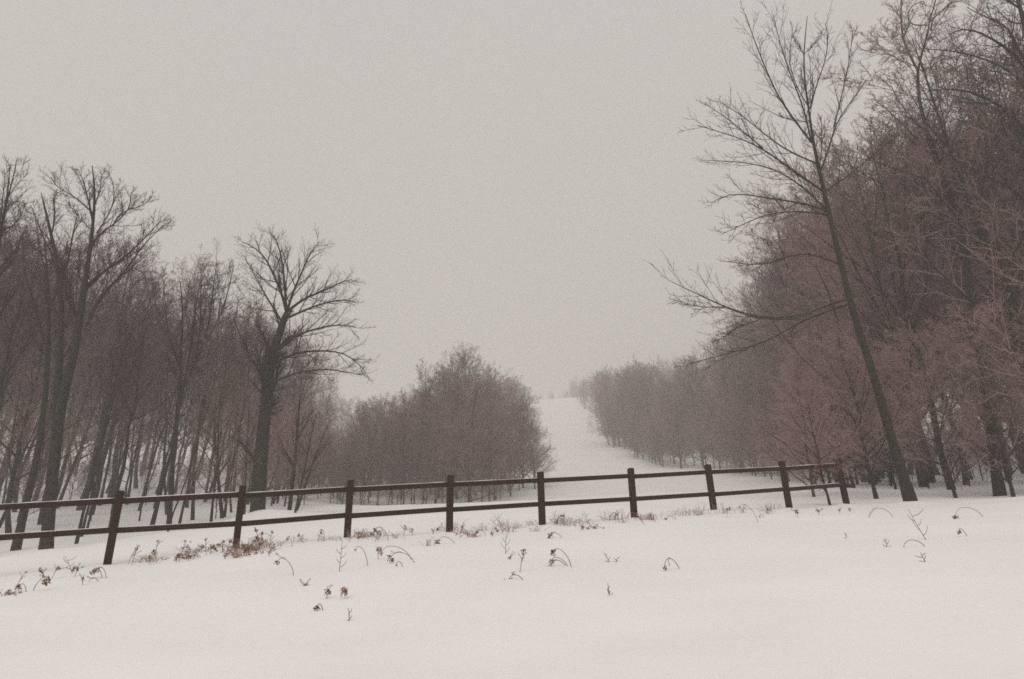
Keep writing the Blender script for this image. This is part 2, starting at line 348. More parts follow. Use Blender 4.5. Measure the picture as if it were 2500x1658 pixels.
# ------------------------------------------------------------------ hero trees, measured limb by limb
def px_curve(pts, Y0, Y1, w0, w1, n, Yt=None):
    """pixel polyline -> 3D curve; w in photo pixels of width"""
    m = len(pts); Ys = np.linspace(Y0, Y1, m)
    P = np.array([at(a, b, Y) for (a, b), Y in zip(pts, Ys)])
    d = P @ FW; ww = np.linspace(w0, w1, m) if np.ndim(w0) == 0 else np.array(w0)
    return resample(P, ww * d / FPX / 2, n)
def hero(name, label, trunk, tw, Y, limbs, seed, twigm, lv, Ytop=None, extra_trunks=(), t1=(0.45, 0.97), n1=10, group=None, limb_parts=()):
    rs = np.random.RandomState(seed)
    Y = deep(Y); TP, TR = px_curve(trunk, Y, Ytop or Y, tw, None, 22)
    base = TP[0].copy(); base[2] = gz(base[0], base[1]); TP[0, 2] = base[2] - 0.3; TR[0] *= 1.25
    o = thing(name, label, 'tree', tuple(base), group)
    ti = [(TP[None] - base, TR[None], 12, 0)]
    for pts, w0, w1, ya, yb in extra_trunks:
        q, r = px_curve(pts, Y + ya, Y + yb, w0, w1, 18); ti.append((q[None] - base, r[None], 10, 0))
    L1P, L1R = [], []
    for pts, w0, w1, ya, yb in limbs:
        q, r = px_curve(pts, Y + ya, Y + yb, w0, w1, 12); L1P.append(q); L1R.append(r)
    link('trunk', tubes_mesh('trunk', ti, [M_BARK]), o)
    for pts, w0, w1, ya, yb in limb_parts:          # a limb that stands out by itself
        q, r = px_curve(pts, Y + ya, Y + yb, w0, w1, 16); lo = link('snowy_limb', tubes_mesh('snowy_limb', [(q[None] - base, r[None], 6, 0)], [M_SNOWLIMB]), o)
        lo['label'] = 'low limb carrying a line of snow'
        qq, r2 = resample(q, r, 12); L1P.append(qq); L1R.append(r2 * 0.9)
    P1, R1 = np.array(L1P), np.array(L1R)
    items = [(P1 - base, R1, 6, 0)]
    if n1:
        a = spawn(rs, TP[None], TR[None], n1, t1[0], t1[1], 45, 10, lambda t: lv['l1'] * (1.15 - t), 0.4, 11, 0.08, 0.06, 0.25, 0.012)
        items.append((a[0] - base, a[1], 5, 0)); P1 = np.concatenate([P1, a[0]]); R1 = np.concatenate([R1, a[1]])
    rm = lv.get('rmin', 0.0055)
    l2 = spawn(rs, P1, R1, lv['n2'], 0.12, 1.0, lv.get('a2', 38), 11, lambda t: lv.get('l2', 0.34) * (1.2 - 0.72 * t), 0.5, 6, 0.10 * lv.get('wob', 0.8), lv.get('u2', 0.07), 0.35, rm * 1.5)
    l3 = spawn(rs, *l2, lv['n3'], 0.12, 1.0, 34, 12, lambda t: 0.52 * (1 - 0.4 * t), 0.55, 4, 0.12 * lv.get('wob', 0.8), lv.get('u2', 0.07), 0.45, rm * 1.1)
    items += [(l2[0] - base, l2[1], 4, 0), (l3[0] - base, l3[1], 3, 1)]
    if lv['n4']:
        l4 = spawn(rs, *l3, lv['n4'], 0.15, 1.0, 40, 14, lambda t: 0.5 * (1 - 0.3 * t), 0.7, 2, 0.14, lv.get('u2', 0.07), 0.6, rm * 0.85)
        items.append((l4[0] - base, l4[1], 3, 1))
    link('crown', tubes_mesh('crown', items, [M_LIMB, twigm]), o)
    PLACED.append((base[0], base[1])); return o
M_SNOWLIMB = bark_mat('snowy_limb_bark', (0.03, 0.023, 0.02), (0.06, 0.045, 0.04), 1.0)

LV = dict(n2=9, n3=6, n4=4, l1=0.3)
# tall slender tree at the right end of the fence
hero('bare_tree', 'tall slender bare tree leaning left beside the right end of the fence',
     [(2227, 1234), (2197, 1130), (2174, 1074), (2136, 914), (2086, 787), (2071, 714), (2052, 642), (2036, 574), (2025, 519), (2011, 471), (2002, 421), (1988, 371), (1979, 320), (1976, 255), (1958, 190), (1963, 110), (1971, 40)],
     [29, 24, 22, 19, 16, 14, 13, 12, 11, 10, 9, 7.5, 6, 5, 4, 3, 1.5], 22.0,
     [([(1981, 348), (1937, 290), (1900, 240), (1868, 165), (1838, 90), (1820, 35)], 5, 1.5, 0, -1.2),
      ([(1981, 348), (1962, 260), (1930, 185), (1905, 110), (1887, 34)], 4.5, 1.4, 0, 0.8),
      ([(1978, 265), (1992, 210), (2012, 160), (2024, 100), (2015, 57)], 4, 1.3, 0, 0.9),
      ([(2002, 421), (2022, 370), (2040, 300), (2080, 245), (2115, 195)], 5, 1.4, 0, 0.5),
      ([(2036, 310), (2055, 235), (2075, 140), (2082, 75)], 3.5, 1.3, 0.2, -0.6),
      ([(2011, 468), (1925, 409), (1860, 360), (1807, 337), (1703, 306)], 6, 1.5, 0, -1.5),
      ([(1862, 362), (1815, 322), (1770, 285), (1720, 253)], 3.5, 1.3, -0.8, -0.3),
      ([(1990, 398), (1918, 367), (1868, 329), (1814, 283), (1757, 249)], 4.5, 1.4, 0, 1.5),
      ([(2025, 519), (1975, 497), (1900, 488), (1830, 476), (1775, 470), (1735, 496)], 5, 1.4, 0, 0.8),
      ([(2024, 525), (1960, 515), (1880, 519), (1820, 545), (1760, 573)], 4.5, 1.4, 0, -0.9),
      ([(2025, 519), (1960, 455), (1900, 415), (1820, 395), (1730, 392)], 5, 1.4, 0, 1.3),
      ([(2052, 645), (1960, 612), (1890, 640), (1830, 650), (1780, 638)], 4.5, 1.4, 0, -0.5),
      ([(2073, 742), (1990, 770), (1944, 790), (1868, 837), (1790, 860), (1690, 886)], 5, 1.5, 0, 0.6),
      ([(1850, 782), (1795, 800), (1765, 826), (1750, 832)], 3, 1.3, -0.4, -0.2),
      ([(1770, 750), (1710, 750), (1645, 733)], 3, 1.2, -0.4, -0.9),
      ([(2010, 470), (2070, 430), (2130, 380), (2180, 340)], 5, 1.4, 0, 0.8),
      ([(1975, 262), (1945, 215), (1925, 150), (1935, 70)], 3, 1.2, 0, -0.6)],
     31, M_DARKTWIG, dict(n2=15, n3=5, n4=1, l1=0.2, l2=0.29, a2=30, u2=0.085, wob=0.45, rmin=0.0062), n1=8, t1=(0.5, 0.95),
     limb_parts=[([(2071, 731), (2050, 730), (2000, 752), (1950, 780), (1850, 781), (1800, 762), (1740, 737), (1690, 712), (1640, 688)], 5.5, 1.4, 0, -0.8)])
# crooked forked tree above it
hero('forked_tree', 'tall bare tree whose crooked top forks into two twisting arms against the sky',
     [(2440, 1214), (2400, 900), (2360, 640), (2327, 478), (2289, 402), (2258, 306), (2236, 220), (2241, 172)],
     [26, 20, 16, 13, 11, 9, 7.5, 7], 25.0,
     [([(2241, 172), (2222, 138), (2203, 99), (2201, 67), (2199, 29), (2204, -40)], 6, 2.5, 0, 0.4),
      ([(2241, 172), (2251, 130), (2260, 96), (2272, 73), (2263, 61), (2280, 23), (2290, -30)], 5.5, 2.5, 0, -0.4),
      ([(2272, 73), (2276, 57), (2274, 46), (2291, 36), (2318, 6), (2348, 2)], 4, 2, -0.2, 0.8),
      ([(2263, 61), (2251, 60), (2234, 67), (2220, 56), (2213, 38), (2228, 10), (2255, 3)], 3.5, 2, -0.2, 0.6),
      ([(2205, 96), (2213, 75), (2220, 56)], 3.5, 2.5, 0.2, 0.6),
      ([(2289, 402), (2230, 330), (2180, 280), (2130, 240)], 5, 1.5, 0, -1),
      ([(2327, 478), (2390, 380), (2430, 300), (2480, 220)], 6, 1.5, 0, 1)],
     32, M_DARKTWIG, dict(n2=7, n3=5, n4=3, l1=0.22, l2=0.22, u2=0.03), n1=18, t1=(0.45, 0.88))
# big spreading tree on the right border
hero('spreading_tree', 'big spreading bare tree at the right border with long boughs arching left',
     [(2660, 1200), (2620, 900), (2590, 600), (2560, 380), (2540, 240), (2520, 130), (2490, 20), (2470, -60)],
     [46, 38, 32, 26, 20, 14, 9, 5], 23.0,
     [([(2540, 240), (2495, 145), (2450, 110), (2410, 90), (2380, 68), (2340, 70), (2315, 85)], 9, 2, 0, -1.5),
      ([(2520, 180), (2485, 120), (2460, 60), (2400, 40), (2360, 18)], 8, 1.8, 0, 1),
      ([(2550, 300), (2480, 175), (2400, 142), (2330, 122), (2260, 120)], 8, 1.8, 0, 0.6),
      ([(2560, 380), (2460, 265), (2390, 230), (2320, 210), (2250, 230)], 9, 1.8, 0, -0.8),
      ([(2575, 480), (2480, 360), (2400, 310), (2330, 290)], 9, 1.8, 0, 1.5),
      ([(2490, 20), (2440, -10), (2400, -20)], 6, 1.8, 0, -0.6),
      ([(2590, 600), (2500, 480), (2420, 430), (2340, 420)], 9, 2, 0, -1.5)],
     33, M_DARKTWIG, dict(n2=11, n3=7, n4=4, l1=0.3, l2=0.4, u2=0.03), n1=10, t1=(0.4, 0.95))
# twin trunked tall tree, left wood
hero('twin_trunk_tree', 'tallest tree of the left wood, thick twin trunk and long right bough',
     [(112, 1356), (124, 1200), (140, 1050), (158, 940), (180, 880), (192, 800), (200, 745), (206, 700), (215, 640), (224, 580), (232, 500), (232, 440), (225, 405)],
     [30, 27, 24, 21, 19, 17, 15, 13, 10, 8, 6, 4, 2], 24.0,
     [([(206, 702), (240, 670), (290, 640), (330, 605), (370, 565), (395, 535)], 7, 1.6, 0, -1),
      ([(214, 790), (240, 725), (280, 690), (310, 660), (345, 600), (400, 550)], 8, 1.6, 0, 0.6),
      ([(228, 590), (245, 570), (275, 550), (300, 530), (318, 505), (320, 470)], 5, 1.5, 0, 0.8),
      ([(276, 552), (285, 530), (315, 510), (345, 505), (370, 482)], 4, 1.3, 0.5, 0.2),
      ([(228, 560), (222, 510), (210, 470), (205, 440), (188, 412)], 5, 1.4, 0, -0.5),
      ([(226, 520), (195, 490), (165, 470), (135, 455), (124, 432)], 4, 1.3, 0, 0.7),
      ([(236, 570), (262, 530), (280, 490), (278, 450), (265, 420)], 4, 1.3, 0, -0.8),
      ([(192, 800), (170, 700), (150, 640), (130, 600), (100, 560)], 7, 1.5, 0, 0.8),
      ([(232, 500), (245, 460), (248, 430)], 3, 1.2, 0, 0.3),
      ([(148, 790), (120, 720), (90, 680), (60, 650)], 6, 1.4, 0.5, 1.2), ([(146, 700), (170, 620), (180, 560), (190, 520)], 6, 1.4, 0.5, -0.3),
      ([(138, 640), (110, 590), (90, 540), (75, 500)], 5, 1.3, 0.5, 0.9), ([(125, 575), (135, 530), (130, 490), (140, 470)], 4, 1.3, 0.5, 0.2)],
     34, M_DARKTWIG, dict(n2=13, n3=6, n4=4, l1=0.22, l2=0.34), n1=6, t1=(0.55, 0.8),
     extra_trunks=[([(118, 1280), (130, 1150), (140, 1000), (143, 900), (150, 800), (150, 720), (140, 640), (122, 560), (108, 500), (100, 470)], 26, 1.5, 0.3, 0.6)])
# broad old trunk, left wood
hero('broad_trunk_tree', 'broad dark old trunk at the right of the left wood with a fan shaped crown',
     [(628, 1272), (632, 1180), (642, 1060), (652, 960), (662, 880), (676, 830), (690, 790), (700, 765)],
     [38, 36, 31, 27, 23, 19, 16, 14], 28.0,
     [([(700, 765), (690, 720), (672, 680), (650, 630), (620, 600), (590, 590)], 8, 1.6, 0, -1),
      ([(700, 765), (695, 700), (690, 640), (680, 600), (670, 575)], 7, 1.5, 0, 0.8),
      ([(700, 765), (712, 720), (735, 670), (755, 620), (780, 590)], 7, 1.5, 0, 0.5),
      ([(702, 760), (740, 730), (790, 710), (830, 690), (858, 682)], 7, 1.5, 0, -0.8),
      ([(705, 775), (760, 750), (810, 735), (850, 730), (865, 738)], 6, 1.5, 0, 0.9),
      ([(690, 790), (660, 740), (630, 690), (605, 640)], 6, 1.5, 0, 1),
      ([(665, 870), (715, 820), (780, 800), (840, 790), (870, 800)], 7, 1.5, 0, -0.6),
      ([(660, 890), (720, 860), (790, 855), (850, 862), (890, 905)], 7, 1.5, 0, 0.5),
      ([(655, 940), (720, 910), (800, 900), (880, 915)], 6, 1.5, 0, -1.2),
      ([(655, 960), (630, 900), (600, 850), (570, 780)], 7, 1.5, 0, -1),
      ([(640, 1130), (618, 1120), (600, 1090), (580, 1075)], 7, 3, 0, -0.6)],
     35, M_DARKTWIG, dict(n2=15, n3=6, n4=4, l1=0.42, l2=0.36), n1=11, t1=(0.45, 0.97),
     extra_trunks=[([(648, 1000), (648, 930), (652, 880), (654, 845)], 20, 10, -0.1, -0.3)])
# many-forked thin tree
hero('thin_tree', 'thin tree of the left wood forking low into a narrow upswept crown',
     [(412, 1296), (418, 1180), (428, 1060), (438, 960), (442, 900), (444, 820), (446, 740), (440, 690)],
     [13, 11, 10, 8.5, 6, 5, 3.5, 2], 29.0,
     [([(438, 965), (470, 900), (500, 840), (515, 770), (520, 700), (530, 640)], 7, 1.6, 0, 0.6),
      ([(478, 880), (490, 790), (490, 710), (492, 655)], 5, 1.4, 0.3, -0.5),
      ([(502, 838), (540, 770), (560, 700), (570, 650)], 4.5, 1.4, 0.4, 1),
      ([(440, 900), (410, 820), (405, 760), (400, 700)], 4, 1.3, 0, -0.8)],
     36, M_DARKTWIG, dict(n2=13, n3=6, n4=4, l1=0.22, l2=0.3, u2=0.09), n1=6, t1=(0.5, 0.95))
hero('leaning_tree', 'leaning dark tree just left of the thick twin trunk',
     [(44, 1320), (60, 1240), (84, 1150), (100, 1060), (112, 960), (118, 860), (120, 760), (115, 660), (108, 580)],
     [20, 18, 16, 14, 12, 10, 8, 5, 2], 26.0,
     [([(118, 860), (85, 760), (70, 690), (50, 620)], 6, 1.5, 0, 1), ([(120, 760), (150, 680), (165, 610)], 5, 1.5, 0, -0.8),
      ([(116, 680), (95, 600), (85, 520)], 4, 1.4, 0, 0.4)],
     37, M_DARKTWIG, dict(n2=12, n3=6, n4=4, l1=0.25, l2=0.36), n1=8, t1=(0.5, 0.97))
hero('border_tree', 'tall bare tree at the left border with its top above the other trees',
     [(-70, 1340), (-50, 1150), (-35, 950), (-25, 800), (-18, 680), (-5, 600), (8, 540), (20, 470), (24, 410)],
     [26, 22, 18, 15, 12, 9, 7, 4, 2], 25.0,
     [([(0, 570), (15, 500), (28, 450), (38, 410), (40, 392)], 5, 1.4, 0, 0.5), ([(2, 560), (30, 555), (50, 530), (62, 500)], 4, 1.3, 0, -0.6),
      ([(-18, 680), (20, 630), (45, 600), (60, 560)], 5, 1.4, 0, 0.8), ([(-25, 800), (20, 740), (50, 690)], 6, 1.5, 0, -1), ([(-10, 620), (0, 540), (8, 480), (12, 420)], 4, 1.4, 0, -0.5)],
     38, M_DARKTWIG, dict(n2=12, n3=6, n4=4, l1=0.25, l2=0.34), n1=10, t1=(0.45, 0.9))

# slanting saplings beside the broad trunk
def sapling(label, b, t, Y, w, seed):
    mid = [(b[0] + (t[0] - b[0]) * f + math.sin(seed + 3 * f) * 3, b[1] + (t[1] - b[1]) * f) for f in (0, .2, .4, .6, .8, 1)]
    hero('sapling', label, mid, [w, w * .9, w * .75, w * .6, w * .45, w * .25], Y, [([mid[2], (mid[2][0] + 25 * (-1) ** seed, mid[3][1] + 20), (mid[2][0] + 40 * (-1) ** seed, mid[4][1] + 40)], w * .4, 1.2, 0, 0.5),
         ([mid[3], (mid[3][0] - 20 * (-1) ** seed, mid[4][1] + 20), (mid[3][0] - 40 * (-1) ** seed, mid[4][1] - 20)], w * .4, 1.2, 0, -0.5)], seed, M_RIME,
         dict(n2=7, n3=5, n4=3, l1=0.3, l2=0.4), n1=7, t1=(0.3, 0.97))
sapling('upright dark sapling right of the broad old trunk', (703, 1258), (735, 960), 28.5, 11, 51)
sapling('slim sapling slanting right behind the second fence gap', (716, 1258), (775, 1010), 27.5, 6, 52)
sapling('outermost slanting sapling at the right edge of the left wood', (720, 1259), (800, 1040), 28, 6, 53)
sapling('sapling with a kinked stem just left of the broad old trunk', (545, 1268), (520, 1000), 31, 10, 54)
sapling('thin stem closest to the left side of the broad old trunk', (600, 1252), (606, 960), 32, 6, 55)

# fallen branch stubs lying behind the fence at left: part of the look of the wood floor
# ------------------------------------------------------------------ the woods
LEFT = [(-300, 330), (0, 470), (50, 540), (110, 520), (200, 520), (330, 590), (400, 700), (440, 690), (480, 650), (540, 650), (600, 690), (700, 760), (800, 830), (850, 900), (880, 1000), (900, 1060)]
CLUMP = [(820, 1100), (870, 990), (900, 968), (960, 950), (1040, 930), (1090, 905), (1120, 892), (1170, 890), (1210, 912), (1260, 935), (1300, 1000), (1330, 1100), (1350, 1160)]
RIGHT = [(1380, 990), (1420, 935), (1450, 912), (1550, 892), (1620, 880), (1700, 868), (1760, 830), (1810, 760), (1860, 670), (1910, 580), (1960, 500), (2010, 420), (2080, 290), (2110, 190), (2180, 165), (2240, 190), (2300, 110), (2400, 30), (2500, -40), (2700, -120)]
def left_label(px, Y):
    d = 'front' if Y < 36 else ('middle' if Y < 52 else 'back')
    z = 'left of twin trunk' if px < 130 else ('between twin trunk and thin forked tree' if px < 425 else ('between thin forked tree and broad trunk' if px < 640 else 'right of broad trunk'))
    return f'slender bare tree in {d} rows of left wood {z}', f'left wood {d} trees {z}'
EL = lambda Y: np.interp(Y, [23, 28, 45, 75, 130], [-9.5, -9.0, -13, -18, -26])
n = 0
for _ in range(6000):
    if n >= 82: break
    Y = 26 + 64 * RND.random() ** 1.3; e = float(EL(Y)) - 0.8; X = RND.uniform(-0.74 * Y - 4, e)
    if not far_enough(X, Y, 1.5 + 0.012 * Y): continue
    Y0 = Y; X, Y = far_xy(X, Y); z = gz(X, Y); px, py = proj((X, Y, z)); H = outline_h(X, Y, LEFT, z) * RND.uniform(0.62, 0.96)
    if H < 3.5: continue
    H = min(H, RND.uniform(15, 19) * Y / Y0)
    kind = 'tall' if RND.random() < 0.62 else 'rimed'
    if px > 640 and RND.random() < 0.7: kind = 'fan' if H < 9 else 'rimed'
    lab, grp = left_label(px, Y0)
    if kind != 'tall': lab = lab.replace('slender bare tree', 'twiggy rimed tree'); grp = grp.replace('trees', 'rimed trees')
    plant(kind, X, Y, H, lab, 'tree', grp, 'bare_tree' if kind == 'tall' else 'rimed_tree'); n += 1
n = 0
for _ in range(3000):
    if n >= 46: break
    Y = RND.uniform(26, 50); X = RND.uniform(-0.72 * Y - 2, float(EL(Y)) - 0.3)
    if not far_enough(X, Y, 0.9): continue
    Y0 = Y; X, Y = far_xy(X, Y); z = gz(X, Y); px, py = proj((X, Y, z)); H = min(outline_h(X, Y, LEFT, z) * RND.uniform(0.6, 1.0), 18)
    if H < 4: continue
    lab, grp = left_label(px, Y0)
    plant('pole', X, Y, H, lab.replace('slender bare tree', 'thin young tree'), 'tree', grp + ' (thin stems)', 'young_tree', lean=0.06); n += 1
n = 0
for _ in range(3000):
    if n >= 46: break
    Y = RND.uniform(30, 75); X = RND.uniform(-0.72 * Y - 2, float(EL(Y)) + 1.0)
    if not far_enough(X, Y, 0.9): continue
    X, Y = far_xy(X, Y); px, py = proj((X, Y, gz(X, Y)))
    z = 'left of the broad trunk' if px < 640 else 'right of the broad trunk'
    plant('shrub', X, Y, RND.uniform(2.0, 4.2), f'low tangled shrub on left wood floor {z}', 'shrub', f'left wood shrubs {z}', 'shrub'); n += 1

n = 0
for _ in range(2000):
    if n >= 17: break
    Y = RND.uniform(34, 62); X = float(EL(Y)) + RND.uniform(-2.5, 0.5)
    if not far_enough(X, Y, 1.1): continue
    q = deep(Y) / Y; X, Y = far_xy(X, Y)
    plant('fan', X, Y, RND.uniform(3.4, 6.0) * q, 'low frosty fringe tree along the right edge of the left wood', 'tree', 'low fringe trees of the left wood', 'rimed_tree'); n += 1
# the island of rimed trees in mid slope
n = 0
for _ in range(4000):
    if n >= 62: break
    Y = RND.uniform(44.5, 66); lo = np.interp(Y, [44, 50, 66], [-10.2, -14.0, -19]); hi = np.interp(Y, [44, 50, 58, 66], [-2.6, -0.4, 1.6, 2.6]); X = RND.uniform(lo, hi)
    if not far_enough(X, Y, 1.25): continue
    Y0 = Y; X, Y = far_xy(X, Y); z = gz(X, Y); px, py = proj((X, Y, z)); H = outline_h(X, Y, CLUMP, z) * RND.uniform(0.58, 0.94)
    if H < 3.0: continue
    H = min(H, 17)
    front = 'front' if Y0 < 52 else 'rear'; sd = 'left' if px < 1010 else ('middle' if px < 1160 else 'right')
    plant('fan' if RND.random() < 0.5 else 'rimed', X, Y, H, f'rimed twiggy tree in {front} {sd} part of the tree island on the slope', 'tree', f'island of trees, {front} {sd}', 'rimed_tree'); n += 1
n = 0
for _ in range(2000):
    if n >= 34: break
    Y = RND.uniform(44, 56); lo = np.interp(Y, [44, 50, 56], [-10.2, -14.0, -16]); hi = np.interp(Y, [44, 50, 56], [-2.6, -0.4, 1.0]); X = RND.uniform(lo, hi)
    if Y > 47 and lo + 1.5 < X < hi - 1.5: continue
    if not far_enough(X, Y, 0.7): continue
    X, Y = far_xy(X, Y); plant('shrub', X, Y, RND.uniform(2.8, 5.0), 'low twiggy shrub at the snowy foot of the tree island', 'shrub', 'shrubs around the tree island', 'shrub'); n += 1
n = 0
for _ in range(1000):
    if n >= 6: break
    Y = RND.uniform(62, 84); X = np.interp(Y, [62, 84], [-15.5, -20]) + RND.uniform(-2.5, 2.0)
    if not far_enough(X, Y, 1.2): continue
    X, Y = far_xy(X, Y); plant('fan', X, Y, RND.uniform(5, 8), 'frosty tree filling the gap between the left wood and the tree island', 'tree', 'trees between left wood and island', 'rimed_tree'); n += 1
for px, py, Y, H in [(1150, 1240, 56, 12.0), (1100, 1240, 57, 11.6), (1035, 1240, 55, 10.2)]:
    Y = deep(Y); q = at(px, py, Y); plant('tall', q[0], Y, outline_h(q[0], Y, [(900, 950), (1035, 912), (1080, 888), (1120, 880), (1160, 872), (1200, 900)], gz(q[0], Y)),
        {1150: 'tallest bare crown rising out of the island of trees', 1100: 'bare crown rising just left of the tallest one in the island of trees', 1035: 'low bare crown on the left shoulder of the island of trees'}[px], 'tree', 'bare crowns above the island', 'bare_tree')

# the right wood
ER = lambda Y: np.interp(Y, [21, 25, 30, 45, 70, 82, 105, 170, 260], [17, 14.5, 14, 18, 19.5, 16.5, 14.5, 16.5, 19.5])
n = 0
for _ in range(9000):
    if n >= 120: break
    Y = 24.5 + 95 * RND.random() ** 1.5; e = float(ER(Y)); X = e + 0.6 + (0.72 * Y + 6 - e) * RND.random() ** 1.5 if Y < 60 else e + 0.4 + 26 * RND.random() ** 1.6
    if X < e: continue
    if not far_enough(X, Y, 1.5 + 0.006 * Y): continue
    edge = X - e < 3.5; Y0 = Y; X, Y = far_xy(X, Y)
    z = gz(X, Y); px, py = proj((X, Y, z)); H = outline_h(X, Y, RIGHT, z) * RND.uniform(0.7, 1.0)
    if H < 3.5: continue
    H = min(H, RND.uniform(19, 26) * Y / Y0)
    d = 'near' if Y0 < 40 else ('mid' if Y0 < 66 else 'far')
    kind = 'fan' if (edge and RND.random() < 0.7 and H < 16) else ('rimed' if RND.random() < 0.62 else 'tall')
    if Y0 < 46 and not edge:
        kind = 'pole' if RND.random() < 0.45 else 'darkfan'
        if kind == 'darkfan': H = max(H * RND.uniform(0.78, 1.06), 4)
    side = 'edging the' if edge else 'inside the'
    what = {'fan': 'low branched frosty tree', 'rimed': 'dense twiggy tree', 'tall': 'slender bare tree', 'pole': 'thin dark stemmed tree', 'darkfan': 'dark low branched tree'}[kind]
    dd = {'near': 'behind the tall slender tree', 'mid': 'beyond the fence end', 'far': 'farther up the slope'}[d]
    plant(kind, X, Y, H, f'{what} {side} right wood {dd}', 'tree', f'right wood {what}s {side} {dd}', {'fan': 'rimed_tree', 'rimed': 'rimed_tree', 'tall': 'bare_tree', 'pole': 'young_tree', 'darkfan': 'bare_tree'}[kind]); n += 1
n = 0
for _ in range(3000):
    if n >= 74: break
    Y = 28 + 82 * RND.random() ** 1.6; X = float(ER(Y)) + RND.uniform(-1.4, 1.5)
    if not far_enough(X, Y, 1.0): continue
    dd = 'beyond the fence end' if Y < 66 else 'farther up the slope'; q = deep(Y) / Y; X, Y = far_xy(X, Y)
    plant('fan', X, Y, RND.uniform(3.8, 7.5) * q, f'low frosty fringe tree along the right wood {dd}', 'tree', f'low fringe trees of the right wood {dd}', 'rimed_tree'); n += 1
# frosty low trees reaching over the fence end
for lab, px, Y, H in [('small frosty tree whose twigs poke through the last gap of the fence', 2020, 21.9, 3.4), ('low frosty tree between the last fence post and the tall slender tree', 2135, 25.0, 5.6), ('low frosty tree behind the last gap of the fence', 1985, 27.0, 5.0),
                      ('low frosty bush tree right of the tall slender trunk', 2330, 24.6, 5.5), ('low frosty bush tree at the right border behind the snow crest', 2470, 24.0, 6.0)]:
    q = at(px, 1200, Y); plant('fan', q[0], Y, H, lab, 'tree', 'low frosty trees behind the fence end', 'rimed_tree')
n = 0
for _ in range(1500):
    if n >= 60: break
    Y = 24.3 + 36 * RND.random() ** 1.7; X = float(ER(Y)) + RND.uniform(-0.8, 10)
    if not far_enough(X, Y, 0.9): continue
    X, Y = far_xy(X, Y); plant('shrub', X, Y, RND.uniform(2.0, 4.0), 'low twiggy shrub among the stems of the right wood', 'shrub', 'right wood shrubs', 'shrub'); n += 1

# far woods: one mass on each side of the trail
def far_wood(name, label, pts, seed):
    rs = np.random.RandomState(seed); protos = []
    for k in range(4):
        ti, ci = forest_tree(900 + k, 10.0, 0.09, 0.02 + 0.02 * k, S_FARW, fine=False)
        V, F, o = [], [], 0
        for P, R, S, _m in ti + ci:
            v, f = tube(P, R, 3 if S < 6 else 4); V.append(v); F.append(f + o); o += len(v)
        protos.append((np.concatenate(V), np.concatenate(F)))
    Vs, Fs, o = [], [], 0
    for x, y, H in pts:
        V, F = protos[rs.randint(4)]; a = rs.rand() * 6.28; s = H / 10.0
        Rm = np.array([[cos(a), -sin(a), 0], [sin(a), cos(a), 0], [0, 0, 1]])
        Vs.append((V @ Rm.T) * s + np.array([x, y, gz(x, y)])); Fs.append(F + o); o += len(V)
    ob = link(name, mesh_np(name, np.concatenate(Vs), np.concatenate(Fs), [M_RIME])); ob['kind'] = 'stuff'; ob['label'] = label; ob['category'] = 'wood'
    return ob
pts = []
for _ in range(900):
    if len(pts) >= 330: break
    Y = RND.uniform(100, 320); X = float(ER(Y)) + 1 + 45 * RND.random() ** 1.5
    if not far_enough(X, Y, 2.0): continue
    X, Y = far_xy(X, Y); z = gz(X, Y); H = min(outline_h(X, Y, RIGHT, z) if Y < 420 else 13, 20) * RND.uniform(0.7, 1)
    if H > 3: pts.append((X, Y, H))
far_wood('distant_wood', 'misty far wood climbing the hill on the right side of the trail', pts, 5)
pts = []
for _ in range(1500):
    if len(pts) >= 330: break
    Y = RND.uniform(88, 320); X = float(np.interp(Y, [88, 105, 170, 260, 320], [-2, 1.5, 3.5, 4.5, 6])) - 85 * RND.random() ** 1.3
    if not far_enough(X, Y, 2.2): continue
    X, Y = far_xy(X, Y); z = gz(X, Y); H = min(outline_h(X, Y, [(-400, 500), (800, 960), (880, 980), (1200, 930), (1260, 925), (1300, 955), (1345, 965)], z), 18) * RND.uniform(0.75, 1)
    if H > 3: pts.append((X, Y, H))
far_wood('distant_wood', 'misty far wood climbing the hill on the left side of the trail', pts, 6)
pts = [(x, RND.uniform(452, 480), RND.uniform(3, 6) + abs(x - 20) * 0.09) for x in [RND.uniform(-45, 90) for _ in range(110)]]
far_wood('ridge_wood', 'faint line of trees across the ridge at the top of the trail', pts, 7)

# ------------------------------------------------------------------ fence
fb = [line_pt(a, b) for a, b, c in POST_PX]
ft = []
for (a, b, c), P in zip(POST_PX, fb):
    hs = np.linspace(0.7, 2.2, 600); ys = np.array([proj(P + np.array([0, 0, h]))[1] for h in hs]); ft.append(P[2] + hs[np.argmin(abs(ys - c))])
fence = thing('rail_fence', 'dark brown two rail timber fence crossing the snowy slope', 'fence', tuple(fb[4]))
fo = fb[4]
def obox(a, b, w, h):                     # a beam from a to b, w wide (plan), h tall
    d = nrm(b - a); s = nrm(np.cross(d, UPV)) * w / 2; u = nrm(np.cross(s, d)) * h / 2
    if u[2] < 0: u = -u
    return [a - s - u, a + s - u, b + s - u, b - s - u, a - s + u, a + s + u, b + s + u, b - s + u]
PW = 0.135
rf = random.Random(4)
for P, zt in zip(fb, ft):
    d = nrm(np.array([1, 0.375, 0])); s = np.array([-d[1], d[0], 0]); h = PW / 2; jx = rf.gauss(0, 0.012)
    g = gz(P[0], P[1]); c = [P + sx * d * h + sy * s * h for sx, sy in ((-1, -1), (1, -1), (1, 1), (-1, 1))]
    lo = [np.array([q[0], q[1], g - 0.35]) for q in c]; hi = [np.array([q[0] + jx, q[1], zt]) for q in c]
    link('post', boxes('post', [[v - fo for v in lo + hi]], M_FENCE, 0.008), fence)
RAILH = [(0.20, 0.78)] * 10
